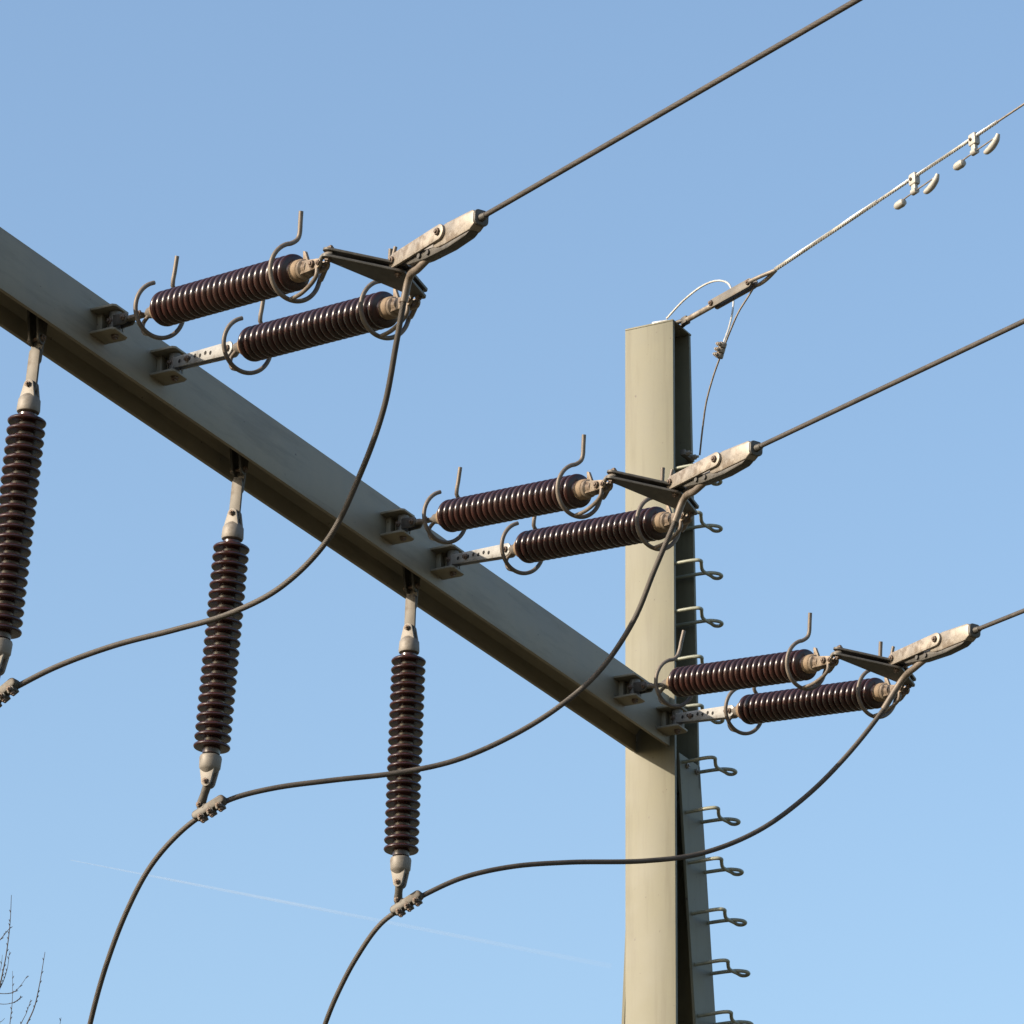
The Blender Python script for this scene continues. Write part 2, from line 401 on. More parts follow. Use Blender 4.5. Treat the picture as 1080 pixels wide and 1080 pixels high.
for i in range(-7, 30):
    z = zs-(sp_step if i > 0 else .2965)*i
    if z < 2.2 or z > ztop-.9: continue
    if z > zl:
        m = sm_u
        if m is None: o = step_mesh(.16).build('climbing_step', M['step'], mast); sm_u = o.data
        else: o = bpy.data.objects.new('climbing_step', m); COL.objects.link(o); o.parent = mast
        o.location = (.035, Y0+.045, z)
    else:
        m = sm_l
        if m is None: o = step_mesh(.0).build('climbing_step', M['step'], mast); sm_l = o.data
        else: o = bpy.data.objects.new('climbing_step', m); COL.objects.link(o); o.parent = mast
        o.location = (leg_at(z)[0]+.045, Y0+.003, z)

# ------------------------------------------------------------------ insulators
def shed_profile(n, pitch, x0, core, rs, thick):
    prof = [(x0-pitch*.75, core)]
    for i in range(n):
        c = x0+i*pitch
        prof += [(c-pitch*.48, core), (c-thick*.62, core+(rs-core)*.12), (c-thick*.50, core+(rs-core)*.45), (c-thick*.40, core+(rs-core)*.80),
                 (c-thick*.30, rs-.005), (c-thick*.12, rs-.0006), (c+thick*.10, rs), (c+thick*.30, rs-.004), (c+thick*.36, core+(rs-core)*.72), (c+thick*.30, core+(rs-core)*.3), (c+thick*.42, core+.002)]
    prof.append((x0+(n-1)*pitch+pitch*.75, core)); return prof
def tension_profile(n, pitch, x0, core, rs):
    prof = [(x0-pitch*.7, core-.008)]
    for i in range(n):
        c = x0+i*pitch
        prof += [(c-pitch*.49, core), (c-.0185, core+.004), (c-.0165, core+.018), (c-.0150, rs-.012), (c-.0115, rs-.0045), (c-.006, rs-.001), (c, rs), (c+.0065, rs-.0012), (c+.0115, rs-.005), (c+.0145, rs-.013), (c+.0165, core+.018), (c+.0185, core+.004)]
    prof.append((x0+(n-1)*pitch+pitch*.7, core-.008)); return prof
NS, PI_T = 23, .0501
XS = .19; XE = XS+(NS-1)*PI_T; XP = XE+.245      # first shed, last shed, far pin
def ring_pts(x, r, a0, a1, n=20, tilt=0.0):
    return [V((x+tilt*math.sin(R(a0+(a1-a0)*k/n)), r*math.cos(R(a0+(a1-a0)*k/n)), r*math.sin(R(a0+(a1-a0)*k/n)))) for k in range(n+1)]
def make_tension(variant=0):
    root = empty('tension_insulator', Matrix(), '', 'insulator', 'brown tension insulators in pairs')
    t = MB(); t.lathe(tension_profile(NS, PI_T, XS, .048, .0845), 48); t.build('shed_stack', M['brown'], root)
    for s in (0, 1):
        x = 0 if s == 0 else XP; d = 1 if s == 0 else -1
        sh = XS if s == 0 else XE
        t = MB()
        t.lathe(sorted([(sh-d*.022, .042), (sh-d*.030, .050), (sh-d*.068, .051), (sh-d*.078, .045)], key=lambda q: q[0]), 32)
        cap = t.build('cement_neck', M['cement'], root)
        t = MB(); xa = sh-d*.078
        if s == 1:
            t.lathe([(xa-.004, .042), (xa+.006, .045), (xa+.022, .045), (xa+.030, .034), (xa+.060, .034), (xa+.068, .02)], 28)
            for q in (-1, 1): t.prism(rounded([(xa+.02, 0), (x-.01, 0)], [.032, .022]), 'y', q*.022-.006, q*.022+.006, .0015)
            t.prism([(xa, .04), (xa+.045, .03), (xa+.005, .085), (xa-.012, .088)], 'y', -.007, .007, .001)
        else:
            t.lathe([(x+.02, .014), (x+.045, .026), (xa+.005, .034)], 20)
        cf = t.build('end_fitting', M['cast' if s else 'galv'], root)
        t = BS()
        if s == 1: t.bolt((x-.045, -.030, 0), (0, -1, 0), .017, .012, .06)
        t.bolt((x, -.026, 0), (0, -1, 0), .013, .010, .05)
        t.build('bolt', M['bolt'], cf)
        # arcing ring and horn
        r = .130; t = MB()
        if s == 1:
            rx = XE+.012
            pts = [V((rx, -.012, r+.15)), V((rx, -.008, r+.10)), V((rx, -.004, r+.045)), V((rx, -.012, r+.018))]+ring_pts(rx, r, 108, 352, 22)+[V((rx+.02, r*.96, .02)), V((rx+.10, r*.6, -.03)), V((XP-.02, .03, 0))]
            t.tube(pts, .0108, 10, smooth=3)
            t.tube([V((rx, -.01, -r)), V((rx+.09, -.005, -r*.85)), V((XP-.015, -.02, -.055)), V((XP-.02, -.02, 0))], .0100, 10, smooth=6)
        else:
            rx = XS-.055
            if variant == 0:
                pts = ring_pts(rx, r, 112, 418, 26)+[V((rx+.005, r*.36, r*1.0)), V((rx+.01, r*.34, r+.06)), V((rx+.012, r*.34, r+.14))]
            else:
                pts = [V((rx, .02, r+.17)), V((rx, .01, r+.10)), V((rx, 0, r+.03))]+ring_pts(rx, r, 104, 385, 26)
            t.tube(pts, .0108, 10, smooth=2)
            t.tube([V((rx, -.035, -r*.97)), V((rx-.075, -.025, -r*.78)), V((rx-.115, -.012, -.05)), V((rx-.075, -.01, -.015))], .0100, 10, smooth=6)
        t.build('arcing_ring', M['rod'], root)
    return root
FD = lambda p: frame(p, D, YS)
def make_yoke(wd):   # plates lie in the plane of the two strings
    root = empty('yoke_plate', Matrix(), '', 'yoke plate', 'triangular yoke plates of the tension strings')
    out = rounded([(0, 0), (0, wd), (.165, wd*.56)], [.032, .032, .036])
    for zz in (-.016, .016):
        t = MB(); t.prism(out, 'z', zz-.006, zz+.006, .002); t.build('plate', M['dark'], root)
    t = BS()
    for p in ((0, 0), (0, wd), (.165, wd*.56)): t.bolt((p[0], p[1], -.022), (0, 0, -1), .017, .012, .0); t.bolt((p[0], p[1], .022), (0, 0, 1), .017, .012, .04)
    t.build('bolt', M['bolt'], root)
    for y in (0, wd):
        t = MB(); t.tube([(-.048, y-.014, -.040), (-.018, y-.018, -.012), (.014, y, 0), (-.018, y+.018, -.012), (-.048, y+.014, -.040)], .011, 10, smooth=5)
        t.build('shackle', M['galv'], root)
    t = MB(); t.tube([(.135, wd*.50, .016), (.135, wd*.50, .10)], .009, 10); t.build('stub_rod', M['rod'], root)
    return root
def make_clamp():
    root = empty('dead_end_clamp', Matrix(), '', 'clamp', 'dead-end clamps of the conductors')
    for s in (-1, 1):
        t = MB(); t.prism(rounded([(0, 0), (.37, .014)], [.034, .036]), 'y', s*.038-.007, s*.038+.007, .003); st = t.build('side_strap', M['galvl'], root)
        t = BS()
        for x, zz in ((0, 0), (.37, .014)): t.bolt((x, s*.045, zz), (0, s, 0), .017, .012)
        t.build('bolt', M['bolt'], st)
    t = MB()
    t.prism([(.30, -.030), (.33, .030), (.37, .046), (.41, .050), (.615, .043), (.632, .032), (.634, -.028), (.60, -.046), (.40, -.050), (.33, -.046)], 'y', -.0305, .0305, .009)
    t.build('wedge_body', M['galvl'], root)
    t = MB(); t.prism([(.04, -.018), (.10, -.048), (.24, -.066), (.42, -.072), (.56, -.062), (.60, -.047), (.36, -.048), (.30, -.028), (.12, -.002), (.05, .004)], 'y', -.026, .026, .006)
    for x, zz in ((.20, -.040), (.27, -.046)): t.tube([(x, -.036, zz), (x, .036, zz)], .012, 10)
    t.build('keeper', M['dark'], root)
    t = MB(); t.prism(rounded([(-.012, .016), (.016, .016), (-.012, -.012), (.016, -.012)], [.022]*4), 'x', .630, .648, .004)
    t.lathe([(.64, .019), (.685, .0145)], 16)
    t.build('nose_collar', M['dark'], root)
    return root
def make_link(ln):
    root = empty('adjustable_link', Matrix(), '', 'link', 'perforated adjustable links')
    hole_n = 7
    for s in (-1, 1):
        t = MB(); t.prism(rounded([(0, 0), (ln, 0)], [.026, .034]), 'y', s*.020-.004, s*.020+.004, .001); t.build('strap', M['zinc'], root)
    for k in range(hole_n):
        t = MB(); t.lathe([(-.0248, .0105), (.0248, .0105)], 12, Matrix.Translation((.08+k*.047, 0, .006 if k % 2 else .0)) @ Matrix.Rotation(R(90), 4, 'Z'))
        t.build('dark_hole_plug', M['hole_shade'], root)  # solid plug through both straps, its dark colour painted as shade of an opening
    t = BS()
    for x in (0, .11+.047, ln): t.bolt((x, -.024, 0), (0, -1, 0), .016, .012, .05)
    t.build('bolt', M['bolt'], root)
    return root
def make_short():
    root = empty('shackle_link', Matrix(), '', 'link', 'short shackle links')
    for s in (-1, 1):
        t = MB(); t.prism(rounded([(0, 0), (.12, 0)], [.030, .026]), 'y', s*.020-.005, s*.020+.005, .0015); t.build('strap', M['dark'], root)
    t = MB(); t.prism(rounded([(.12, 0), (.255, 0)], [.022, .018]), 'z', -.008, .008, .002); t.build('eye_link', M['galv'], root)
    t = BS(); t.bolt((0, -.025, 0), (0, -1, 0), .018, .013, .05); t.bolt((.12, -.025, 0), (0, -1, 0), .015, .012, .05); t.build('bolt', M['bolt'], root)
    return root
TU, TL = .270, .505       # lug -> insulator pin
where = ['nearest the upper left of the crossarm', 'at the middle of the crossarm', 'beside the mast']
which = ['upper-left', 'middle', 'mast-side']
protoT = make_tension(0); protoY = protoC = protoL = protoS = None
used = False
clampM = []
for i in range(3):
    pu = FB @ V((lugs[2*i], LUGY, lzs[2*i])); pl = FB @ V((lugs[2*i+1], LUGY, lzs[2*i+1]))
    # aligned ends: lower string is longer by the part of the spacing that lies along the conductor
    dl = (pu-pl).dot(D); TU = (.270, .250, .238)[i]
    TLi = TU+dl+.020
    tl = min(TLi, TL+.06)
    if i == 0: print('TL needed', TLi, 'pair width', (pl-pu).dot(YS))
    insU, insL = pu+D*TU, pl+D*TLi
    lu = ['brown ribbed insulator, upper one of the pair at the upper left', 'brown ribbed insulator, upper left of the pair in the middle of the crossarm', 'brown ribbed insulator attached to the crossarm right beside the mast, upper of that pair'][i]
    ll = ['brown ribbed insulator on a perforated link, lower one of the pair at the upper left', 'brown ribbed insulator on a perforated link, crossing the front of the mast', 'brown ribbed insulator on a perforated link, lowest right of all, clear of the mast'][i]
    if i == 2:
        pv = make_tension(1); pv.matrix_world = FD(insU); pv['label'] = lu
    elif i == 0:
        protoT.matrix_world = FD(insU); protoT['label'] = lu
    else: copy_tree(protoT, FD(insU), lu)
    copy_tree(protoT, FD(insL), ll)
    ls = 'short dark shackle link of the upper insulator in the %s pair' % ['upper left', 'middle', 'mast-side'][i]
    la = 'pale perforated strap link holding the lower insulator %s' % ['of the upper left pair', 'that crosses the mast', 'just right of the mast'][i]
    if i == 0:
        protoS = make_short(); protoS.matrix_world = FD(pu); protoS['label'] = ls
        protoL = make_link(TLi-.0); protoL.matrix_world = FD(pl); protoL['label'] = la
    else: copy_tree(protoS, FD(pu), ls); copy_tree(protoL, FD(pl), la)
    A = insU+D*(XP+.045)+Z*.042; Bp = insL+D*(XP+.045)+Z*.042; wd = (Bp-A).length; yv = (Bp-A).normalized(); FY = frame(A, D, yv)
    xv = D-yv*D.dot(yv); xv.normalize(); FY = Matrix.Translation(A) @ Matrix((xv, yv, xv.cross(yv))).transposed().to_4x4()
    ly = 'dark triangular double yoke plate joining the %s insulator pair to its clamp' % which[i]
    lc = 'pale dead-end clamp gripping the %s conductor' % ['topmost', 'middle', 'lowest'][i]
    if i == 0: protoY = make_yoke(wd); protoY.matrix_world = FY; protoY['label'] = ly
    else: copy_tree(protoY, FY, ly)
    ap = FY @ V((.165, wd*.56, .030)); EF = (E*.95+D*.05).normalized()
    FC = frame(ap, EF, YS); clampM.append(FC)
    if i == 0: protoC = make_clamp(); protoC.matrix_world = FC; protoC['label'] = lc
    else: copy_tree(protoC, FC, lc)
    print('set', i, 'shed start', proj(insU+D*XS)[:2], 'end', proj(insU+D*XE)[:2], 'L', proj(insL+D*XS)[:2], proj(insL+D*XE)[:2], 'apex', proj(ap)[:2], 'clamp end', proj(FC @ V((.655, 0, 0)))[:2], 'wire at', [tuple(round(q, 1) for q in proj(p0_+E*u)[:2]) for p0_ in [FC @ V((.655, 0, 0))] for u in (0, 2, 3)])
    # conductor
    p0 = FC @ V((.655, 0, .002)); pts = [FC @ V((.62, 0, .002))]
    for k in (): pass
    for k in range(61):
        s = 75*(k/60)**1.3; pts.append(p0+E*s+Z*(.00035*s*s))
    t = MB(); t.strand(pts, .0122)
    tag(t.build('conductor', M['cond']), 'brown stranded line conductor, %s of the three thick wires' % ['topmost', 'middle', 'lowest'][i], 'wire', 'line conductors')

# ------------------------------------------------------------------ suspension insulators
NH, PH = 22, .0488
SUSP_PIX = [((2, 668), (28, 440)), ((223.6, 786), (245.3, 578.6)), ((423.3, 891.5), (432.3, 698))]
def make_susp():
    root = empty('suspension_insulator', Matrix(), '', 'insulator', 'brown suspension insulators under the crossarm')
    x0 = .415; xe = x0+(NH-1)*PH
    t = MB(); t.lathe(shed_profile(NH, PH, x0, .043, .0905, .027), 48); t.build('shed_stack', M['brown'], root)
    t = MB()
    for s in (-1, 1): pass
    t.prism(rounded([(0, 0), (.10, 0)], [.034, .030]), 'y', -.018, -.007, .002); t.prism(rounded([(.07, 0), (.245, 0)], [.030, .031]), 'y', -.006, .008, .002)
    hl = t.build('hanger_strap', M['strap'], root)
    t = BS(); t.bolt((.0, -.012, 0), (0, -1, 0), .016, .012); t.bolt((.075, -.010, 0), (0, -1, 0), .012, .010); t.build('bolt', M['bolt'], hl)
    for s in (0, 1):
        m = Matrix() if s == 0 else Matrix.Translation((x0+xe, 0, 0)) @ Matrix.Rotation(R(180), 4, 'Z')
        t = MB(); t.lathe([(x0-.135, .028), (x0-.118, .046), (x0-.108, .052), (x0-.058, .055), (x0-.048, .052), (x0-.044, .044)], 32, m)
        for q in (-1, 1): t.prism(rounded([(x0-.18, 0), (x0-.115, 0)], [.026, .040]), 'y', q*.020-.006, q*.020+.006, .0015, rot=m.to_3x3(), at=m.translation)
        c = t.build('end_cap', M['capc'], root)
        t = BS()
        xx = (m @ V((x0-.18, 0, 0))).x
        for q in (-1, 1): t.bolt((xx, q*.026, 0), (0, q, 0), .015, .012, .05)
        t.build('bolt', M['bolt'], c)
    return root, x0, xe
ps, x0h, xeh = make_susp(); SL = xeh+.18
CL = []
for i, p in enumerate(hpts):
    h = FB @ p
    bp = on_plane(*SUSP_PIX[i][0], h, B)          # swings in the vertical plane across the crossarm
    d = (bp-h).normalized(); print('susp', i, 'len to last shed', (bp-h).length, 'want', xeh, 'tilt', math.degrees(math.acos(-d.z)), proj(h+d*xeh))
    FS = frame(h, d, -B if i < 9 else B)
    lb = ['brown suspension insulator hanging at the left edge, cut by the frame', 'brown suspension insulator hanging between the two others, crossed by the topmost jumper cable', 'brown suspension insulator hanging nearest the mast'][i]
    if i == 0: ps.matrix_world = FS; ps['label'] = lb
    else: copy_tree(ps, FS, lb)
    CL.append((h, d, h+d*SL))

# ------------------------------------------------------------------ jumpers, laid from the clamp to the insulator clamp and on down the far side
J = [
 [(432, 292), (426, 318), (418, 362), (405, 430), (380, 500), (345, 570), (295, 620), (240, 648), (185, 664), (120, 681), (60, 703), (22, 722), (3, 733), (-30, 765), (-62, 815), (-90, 890), (-112, 990), (-125, 1120), (-132, 1400)],
 [(722, 525), (712, 550), (690, 602), (668, 655), (632, 708), (590, 745), (540, 776), (480, 802), (420, 815), (350, 823), (290, 831), (246, 842), (222, 854), (192, 876), (160, 912), (135, 958), (112, 1018), (95, 1080), (80, 1160), (66, 1400)],
 [(953, 715), (932, 748), (893, 797), (850, 840), (800, 876), (740, 900), (680, 908), (600, 909.5), (540, 914), (490, 925), (455, 940), (430, 954), (402, 974), (376, 1010), (356, 1048), (343, 1080), (325, 1140), (300, 1400)]]
JC = [12, 12, 11]
sus_clamp = None
for i in range(3):
    FC = clampM[i]; s0 = FC @ V((.25, 0, -.046)); s1 = FC @ V((.15, 0, -.074))
    d0 = proj(FC @ V((.0, 0, -.10)))[2]; d1 = proj(CL[i][2])[2]
    n = JC[i]; raw = J[i]; ln = [0]
    for a, b in zip(raw, raw[1:]): ln.append(ln[-1]+math.dist(a, b))
    pts = [s0, s1]
    for k, (x, y) in enumerate(raw):
        f = ln[k]/ln[n]
        if f <= 1: dep = d0+(d1-d0)*(f*f*(3-2*f))
        else: dep = d1+(f-1)*.9
        pts.append(at_depth(x, y, dep))
    t = MB(); t.strand(catmull(pts, 10), .0134)
    jr = t.build('jumper_cable', M['cond'])
    tag(jr, ['brown jumper cable swooping from the top clamp to the left edge', 'brown jumper cable from the clamp before the mast to the central hanging insulator', 'brown jumper cable crossing the lower mast to the hanging insulator nearest it'][i], 'wire', 'jumper cables')
    t = MB(); t.tube(catmull([s0, s1, pts[2], pts[3]], 6), .0175, 14); t.build('sleeve', M['rod'], jr)
    # clamp under the suspension insulator
    h, d, bot_ = CL[i]; cp = pts[n+2]; tn = (pts[n+3]-pts[n+1]).normalized()
    print('susp bottom', proj(bot_), 'clamp', proj(cp), (cp-bot_).length)
    root = empty('jumper_clamp', frame(cp, -tn, B), ['jumper clamp at the far left edge under the first hanging insulator', 'jumper clamp under the central hanging insulator', 'jumper clamp under the hanging insulator nearest the mast'][i], 'clamp', 'bolted jumper clamps')
    inv = root.matrix_world.inverted(); q = inv @ bot_
    t = MB(); t.prism(rounded([(-.072, .010), (.072, .010)], [.022, .022]), 'y', -.026, .026, .007); t.build('clamp_body', M['strap'], root)
    kk = q.copy(); mid = V((-.035, 0, .045))
    t = MB(); t.tube([kk, kk*.5+mid*.5+V((-.004, 0, 0)), mid, V((-.02, 0, .02))], [.022, .020, .024, .028], 12, smooth=5); t.build('hinge_link', M['strap'], root)
    t = BS(); t.bolt(mid+V((0, -.022, 0)), (0, -1, 0), .015, .012)
    for xx in (-.052, 0, .052): t.bolt((xx, -.012, -.030), (0, 0, -1), .012, .012); t.bolt((xx, -.024, -.016), (0, -1, 0), .014, .012)
    t.build('bolt', M['bolt'], root)
    for xx in (-.052, 0, .052):
        t = MB(); t.box(xx-.019, xx+.019, -.024, .024, -.030, -.006, .004); t.build('keeper', M['dark'], root)

# ------------------------------------------------------------------ earth wire at the mast head
def onw(px, py): return on_plane(px, py, EW0, PN)
EW0 = FM @ V((.10, Y0+.01, ztop+.01))
print('EW0', proj(EW0))
EW0 = on_plane(719, 341, EW0, PN)
ea, eb = onw(718, 341), onw(754, 321); ec = onw(793, 299); ed = onw(818, 284)
ed2 = (ec-ea).normalized()
root = empty('turnbuckle', frame(ea, ed2, YS), 'grey turnbuckle assembly tying the thin top wire to the mast head', 'turnbuckle')
L1, L2, L3 = (eb-ea).length, (ec-ea).length, (ed-ea).length
t = MB(); t.tube([(-.045, -.02, -.01), (0, -.024, 0), (.04, 0, 0), (0, .024, 0), (-.045, .02, -.01)], .013, 10, smooth=5)
t.box(.025, .075, -.018, .018, -.022, .022, .004); t.build('shackle', M['dark'], root)
t = MB(); t.tube([(.06, 0, 0), (L1, 0, 0)], .017, 12); t.build('threaded_rod', M['galvl'], root)
for s in (-1, 1):
    t = MB(); t.prism(rounded([(L1, 0), (L2, 0)], [.026, .026]), 'y', s*.020-.005, s*.020+.005, .001); t.build('strap', M['galv'], root)
t = BS()
for x in (L1, L2): t.bolt((x, -.025, 0), (0, -1, 0), .017, .013, .05); t.bolt((x, .025, 0), (0, 1, 0), .017, .013)
t.build('bolt', M['bolt'], root)
t = MB(); t.tube([(L2-.01, -.02, 0), (L2+.02, -.026, 0), ((L2+L3)/2, -.018, .0), (L3, 0, 0)], .012, 10, smooth=4)
t.tube([(L2-.01, .02, 0), (L2+.02, .026, -.01), ((L2+L3)/2, .018, -.012), (L3, 0, 0)], .012, 10, smooth=4); t.build('wire_loop', M['shield'], root)
# the wire itself
wp = [onw(*q) for q in ((818, 284), (925, 214), (1027, 150), (1080, 112))]
dirw = (onw(1080, 110)-ed).normalized()
def wpt(s): return ed+dirw*s+Z*(.0002*s*s)
pts = [wpt(75*(k/60)**1.4) for k in range(61)]
t = MB(); t.tube(pts, .0062, 10); ew = tag(t.build('earth_wire', M['shield']), 'thin grey earth wire rising from the mast head to the upper right', 'wire')
def sx(px):   # arc length where the wire passes pixel column px
    lo, hi = 0, 20
    for _ in range(40):
        m = (lo+hi)/2
        if proj(wpt(m))[0] < px: lo = m
        else: hi = m
    return lo
def helix(t, s0, s1, r, R_, n, turns):
    ref = dirw.cross(Z).normalized(); u2 = ref.cross(dirw)
    for j in range(n):
        a0 = 2*math.pi*j/n; N_ = int(turns*10)
        t.tube([wpt(s0+(s1-s0)*k/N_)+ref*(R_*math.cos(a0+2*math.pi*turns*k/N_))+u2*(R_*math.sin(a0+2*math.pi*turns*k/N_)) for k in range(N_+1)], r, 5)
t = MB(); a, b, c, d_ = sx(818), sx(925), sx(1020), sx(1052)
helix(t, 0, b, .0048, .0082, 6, 7); t.build('preformed_grip', M['silver'], ew)
t = MB(); helix(t, b+.01, d_, .0032, .0072, 6, 8); t.build('armour_rod', M['silver'], ew)
# dampers
def damper(px, lab, first=None):
    p = wpt(sx(px)); Fm = frame(p, dirw, YS)
    if first: return copy_tree(first, Fm, lab)
    root = empty('vibration_damper', Fm, lab, 'damper', 'vibration dampers on the earth wire')
    t = MB(); t.box(-.030, .030, -.020, .022, -.050, .022, .010); t.box(-.018, .018, -.013, .013, -.092, -.04, .007); t.lathe([(-.022, .012), (-.020, .018), (.020, .018), (.022, .012)], 16, Matrix.Translation((0, 0, -.088)))
    t.build('clamp_body', M['pale'], root)
    t = BS(); t.bolt((-.004, -.020, -.016), (0, -1, 0), .010, .008); t.build('bolt', M['bolt'], root)
    t = MB(); t.tube([(-.135, 0, -.094), (0, 0, -.088), (.20, 0, -.084)], .0042, 8, smooth=6); t.build('messenger_cable', M['shield'], root)
    t = MB(); t.lathe([(-.180, .006), (-.176, .014), (-.160, .022), (-.120, .024), (-.10, .019), (-.094, .008)], 24, Matrix.Translation((0, 0, -.108))); t.build('weight', M['pale'], root)
    t = MB(); t.tube([(.085, 0, -.132), (.105, 0, -.136), (.150, 0, -.126), (.190, 0, -.102), (.208, 0, -.074)], [.010, .017, .020, .018, .011], 16, smooth=6); t.tube([(.17, 0, -.086), (.18, 0, -.112)], .007, 8); t.build('weight', M['pale'], root)
    return root
d1_ = damper(964, 'pale dog-bone damper on the thin top wire, lower left of two')
damper(1027, 'pale dog-bone damper on the thin top wire, upper right of two', d1_)
# bonding leads
def lead(name, pix, m, r, lab, kind='wire', dep=None, ends=(None, None)):
    pts = [onw(*q) if dep is None else at_depth(q[0], q[1], dep[0]+(dep[1]-dep[0])*k/(len(pix)-1)) for k, q in enumerate(pix)]
    if ends[0] is not None: pts[0] = ends[0]
    if ends[1] is not None: pts[-1] = ends[1]
    t = MB(); t.tube(pts, r, 8, smooth=8); return tag(t.build(name, m), lab, kind)
dm = proj(ea)[2]; dt = proj(FM @ V((.12, .13, ztop)))[2]; dcon = proj(onw(760, 370))[2]
lead('bonding_lead', [(703, 336), (722, 316), (742, 301), (757, 296), (768, 299), (773, 311), (773, 326), (769, 345), (763, 362), (758, 378)], M['silver'], .0062, 'shiny silver bonding lead looping over the mast top', dep=(dt, dcon))
zb = FM @ V((.225, Y0-.03, (FMi @ on_plane(738, 480, O+B*.22, B)).z))
lead('earth_lead', [(797, 300), (789, 313), (779, 329), (771, 347), (765, 362), (759, 378), (752, 398), (745, 424), (741, 452), (738, 480)], M['shield'], .0056, 'dark earthing lead dropping from the turnbuckle to the mast side', dep=(proj(ec)[2], proj(zb)[2]))
c0, c1 = at_depth(763, 361, dcon), at_depth(758, 378, dcon)
root = empty('lead_connector', frame(c0, c1-c0, YS), 'small three-bolt connector joining the two thin leads beside the mast', 'connector')
Lc = (c1-c0).length
t = MB(); t.box(0, Lc, -.02, .02, -.014, .014, .005); t.build('connector_body', M['galv'], root)
for k in range(3):
    x = Lc*(.18+.32*k); t = MB(); t.lathe([(-.014, .018), (-.01, .024), (.01, .024), (.014, .018)], 16, Matrix.Translation((x, 0, 0))); t.bolt((x, -.022, .008), (0, -1, 0), .012, .012); t.bolt((x, -.022, -.010), (0, -1, 0), .012, .012); t.build('bolt', M['galvl'], root)
q = FMi @ zb
t = MB(); t.box(q.x-.10, q.x+.03, Y0-.012, Y0+.02, q.z-.02, q.z+.012, .002); et = t.build('earth_terminal', M['galv'], mast)
t = BS(); t.bolt((q.x-.07, Y0-.012, q.z-.004), (0, -1, 0), .016, .02); t.bolt((q.x, Y0-.012, q.z-.004), (0, -1, 0), .016, .026); t.build('bolt', M['galvl'], et)

# ------------------------------------------------------------------ bare tree behind on the left
TD = 42.0
tb = at_depth(-210, 1080, TD); tb.z = 0
tree = empty('bare_tree', Matrix.Translation(tb), 'leafless tree whose bare twigs reach up into the lower left corner', 'tree')
ti = V((-tb.x, -tb.y, 0))
def loc(p): return p+ti
zmax = at_depth(60, 1095, TD).z
t = MB()
hub = tb+V((0.1, 0, 8.2)); 
t.tube([loc(tb), loc(tb+V((.08, 0, 3))), loc(tb+V((0, .05, 6))), loc(hub)], [.24, .19, .15, .11], 14, smooth=5)
t.build('trunk', M['bark'], tree)
t = MB()
def twig(pix, r0, r1, dd=0):
    pts = [at_depth(x, y, TD+dd) for x, y in pix]
    f = MB()
    t.tube([loc(p) for p in pts], [r0*.8, (r0+r1)*.4, r1*.8], 6, smooth=5)
    pc = catmull(pts, 4)
    for k in range(2, len(pc)-1):       # buds and spurs
        a = pc[k]; s = rnd.choice((-1, 1)); up = (pc[k+1]-pc[k-1]).normalized()
        if rnd.random() < .55: t.tube([loc(a), loc(a+V((s*.012, 0, 0))+up*.022)], [.0042, .0028], 5)
    return pts
T1 = [(-14, 1130), (-4, 1060), (2, 1030), (6, 1010), (9.5, 985), (11, 968), (12, 944)]
T2 = [(8, 1130), (27, 1083), (36, 1063), (41, 1042), (44.5, 1022), (47.5, 1004)]
T3 = [(6, 1120), (11, 1075), (13, 1055), (13.2, 1024)]
twig(T1, .010, .003); twig(T2, .009, .003, .1); twig(T3, .006, .002, .2)
twig([(-20, 1062), (-4, 1048), (3, 1036), (8, 1020), (10, 1003)], .006, .002)
twig([(-18, 1002), (-2, 993), (6, 984), (11, 978)], .006, .003, 0)
twig([(-14, 1044), (2, 1048), (15, 1046), (22, 1039), (29, 1029)], .005, .002, .3)
twig([(-16, 1055), (2, 1059), (12, 1058), (18, 1055), (22.5, 1051)], .004, .002, .35)
twig([(10, 1110), (22, 1080), (28, 1068), (32.5, 1054)], .006, .002, -.1)
twig([(-10, 1076), (0, 1078), (5, 1074)], .004, .002)
twig([(58, 1120), (62, 1088), (64.5, 1073)], .006, .002, .1)
twig([(-15, 1085), (-5, 1040), (1, 1020), (2.5, 1007)], .005, .002, .2)
# limbs below the frame carrying those twigs, plus the rest of the crown to the left
def limb(a, b, r0, r1, lvl):
    m = a.lerp(b, .5)+V((rnd.uniform(-.1, .1), rnd.uniform(-.1, .1), -.05))*(b-a).length
    t.tube([loc(a), loc(m), loc(b)], [r0, (r0+r1)/2, r1], 8 if lvl < 2 else 5, smooth=4)
    if lvl < 3:
        for k in range(4 if lvl else 3):
            f = rnd.uniform(.35, 1); s = a.lerp(b, f); d = (b-a).normalized()
            e = s+(d+V((rnd.uniform(-.8, .5), rnd.uniform(-.7, .7), rnd.uniform(-.1, .7)))).normalized()*(b-a).length*rnd.uniform(.35, .6)
            pe = proj(e); 
            if pe[0] > -25 and pe[1] < 1100: continue
            if pe[0] > 110: continue
            limb(s, e, r1*1.0, r1*.35, lvl+1)
starts = [at_depth(-14, 1130, TD), at_depth(8, 1130, TD+.1), at_depth(58, 1120, TD+.1)]
j1 = hub+V((1.2, .1, 2.6)); t.tube([loc(hub), loc(hub+V((.5, 0, 1.4))), loc(j1)], [.09, .06, .04], 10, smooth=4)
for s_, r_ in zip(starts, (.010, .010, .006)): t.tube([loc(j1), loc(j1.lerp(s_, .5)+V((.04, 0, -.05))), loc(s_)], [.028, .018, r_], 8, smooth=5)
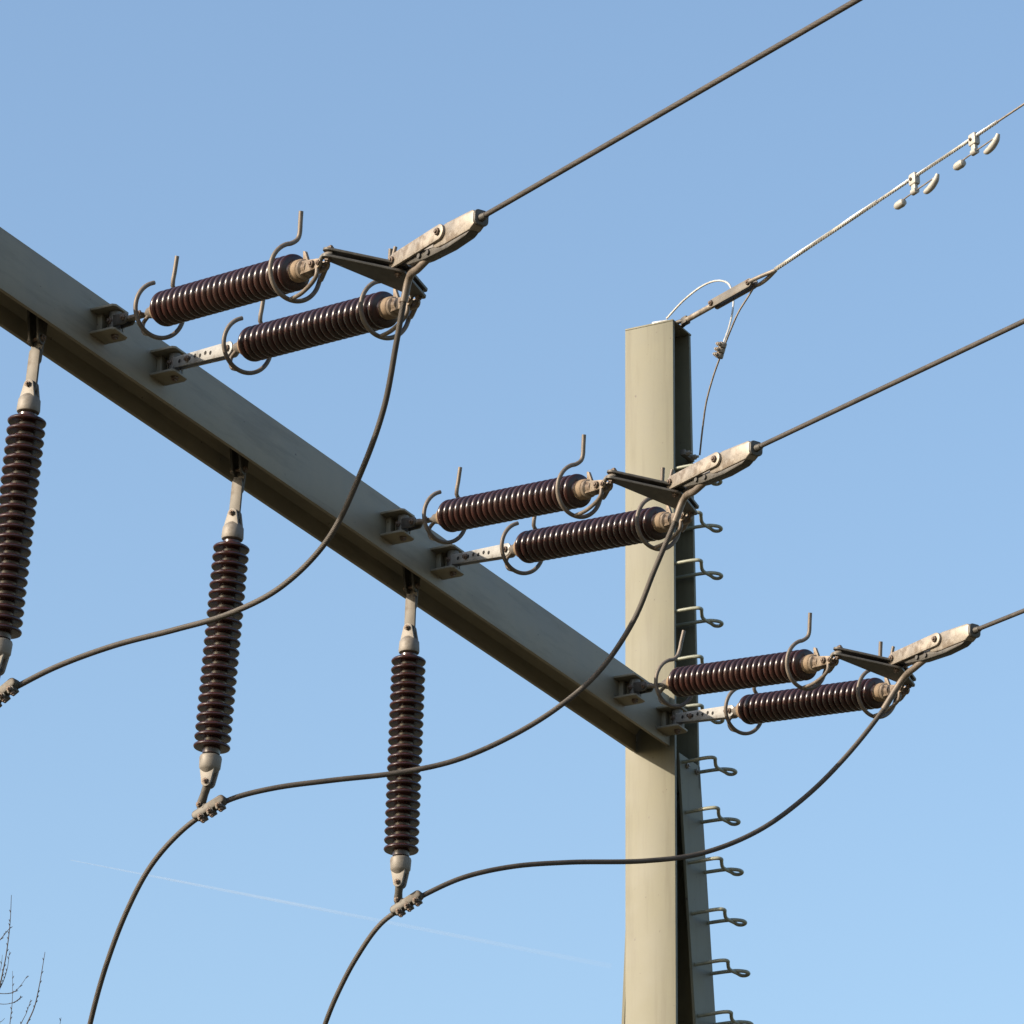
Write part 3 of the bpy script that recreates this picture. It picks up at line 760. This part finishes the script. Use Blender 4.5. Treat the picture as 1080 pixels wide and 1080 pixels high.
for p_ in ((6, 1120, .2), (10, 1110, -.1), (-20, 1062, 0), (-18, 1002, 0), (-14, 1044, .3), (-16, 1055, .35), (-10, 1076, 0), (-15, 1085, .2)):
    e = at_depth(p_[0], p_[1], TD+p_[2]); s_ = j1.lerp(starts[0], .7 if p_[1] > 1080 else .95)
    t.tube([loc(s_), loc(s_.lerp(e, .5)+V((-.05, 0, 0))), loc(e)], [.010, .008, .006], 5, smooth=4)
for k in range(8):
    az = 2*math.pi*k/8+rnd.uniform(-.2, .2); ln_ = rnd.uniform(2.2, 3.6); s_ = tb+V((0, 0, rnd.uniform(5, 8.2)))
    e = s_+V((math.cos(az)*ln_*.6-.4, math.sin(az)*ln_*.6, ln_*.9)); limb(s_, e, .07, .025, 0)
t.build('crown', M['bark'], tree)

# ------------------------------------------------------------------ contrail, thin ice cloud high and far away
m = bpy.data.materials.new('contrail_ice'); m.use_nodes = True; nt = m.node_tree; n = nt.nodes; L = nt.links; n.clear()
out = n.new('ShaderNodeOutputMaterial'); tr = n.new('ShaderNodeBsdfTransparent'); df = n.new('ShaderNodeBsdfDiffuse'); df.inputs[0].default_value = (.9, .9, .9, 1)
mx = n.new('ShaderNodeMixShader'); tc = n.new('ShaderNodeTexCoord'); mp = n.new('ShaderNodeMapping'); mp.inputs['Scale'].default_value = (.004, .05, .05)
nz = n.new('ShaderNodeTexNoise'); nz.inputs['Scale'].default_value = 1; nz.inputs['Detail'].default_value = 5
sp_ = n.new('ShaderNodeSeparateXYZ'); gr = n.new('ShaderNodeMapRange')
ca, cb = at_depth(74, 907, 9000), at_depth(645, 1019, 9000); CLN = (cb-ca).length
gr.inputs[1].default_value = 0; gr.inputs[2].default_value = CLN; gr.inputs[3].default_value = .15; gr.inputs[4].default_value = .03
mm = n.new('ShaderNodeMath'); mm.operation = 'MULTIPLY'
mr = n.new('ShaderNodeMapRange'); mr.inputs[1].default_value = .3; mr.inputs[2].default_value = .7; mr.inputs[3].default_value = .35; mr.inputs[4].default_value = 1
L.new(tc.outputs['Object'], mp.inputs[0]); L.new(mp.outputs[0], nz.inputs['Vector']); L.new(tc.outputs['Object'], sp_.inputs[0]); L.new(sp_.outputs[0], gr.inputs[0])
L.new(nz.outputs['Fac'], mr.inputs[0]); L.new(gr.outputs[0], mm.inputs[0]); L.new(mr.outputs[0], mm.inputs[1])
L.new(mm.outputs[0], mx.inputs[0]); L.new(tr.outputs[0], mx.inputs[1]); L.new(df.outputs[0], mx.inputs[2]); L.new(mx.outputs[0], out.inputs[0])
t = MB(); t.tube([(CLN*k/40, 0, 0) for k in range(41)], [.6, 2.2, 2.8, 3.2, 3.8, 4.6], 16, cap=False)
tag(t.build('contrail', m, M4=frame(ca, cb-ca, Z)), 'faint white contrail slanting down across the lower left sky', 'contrail')
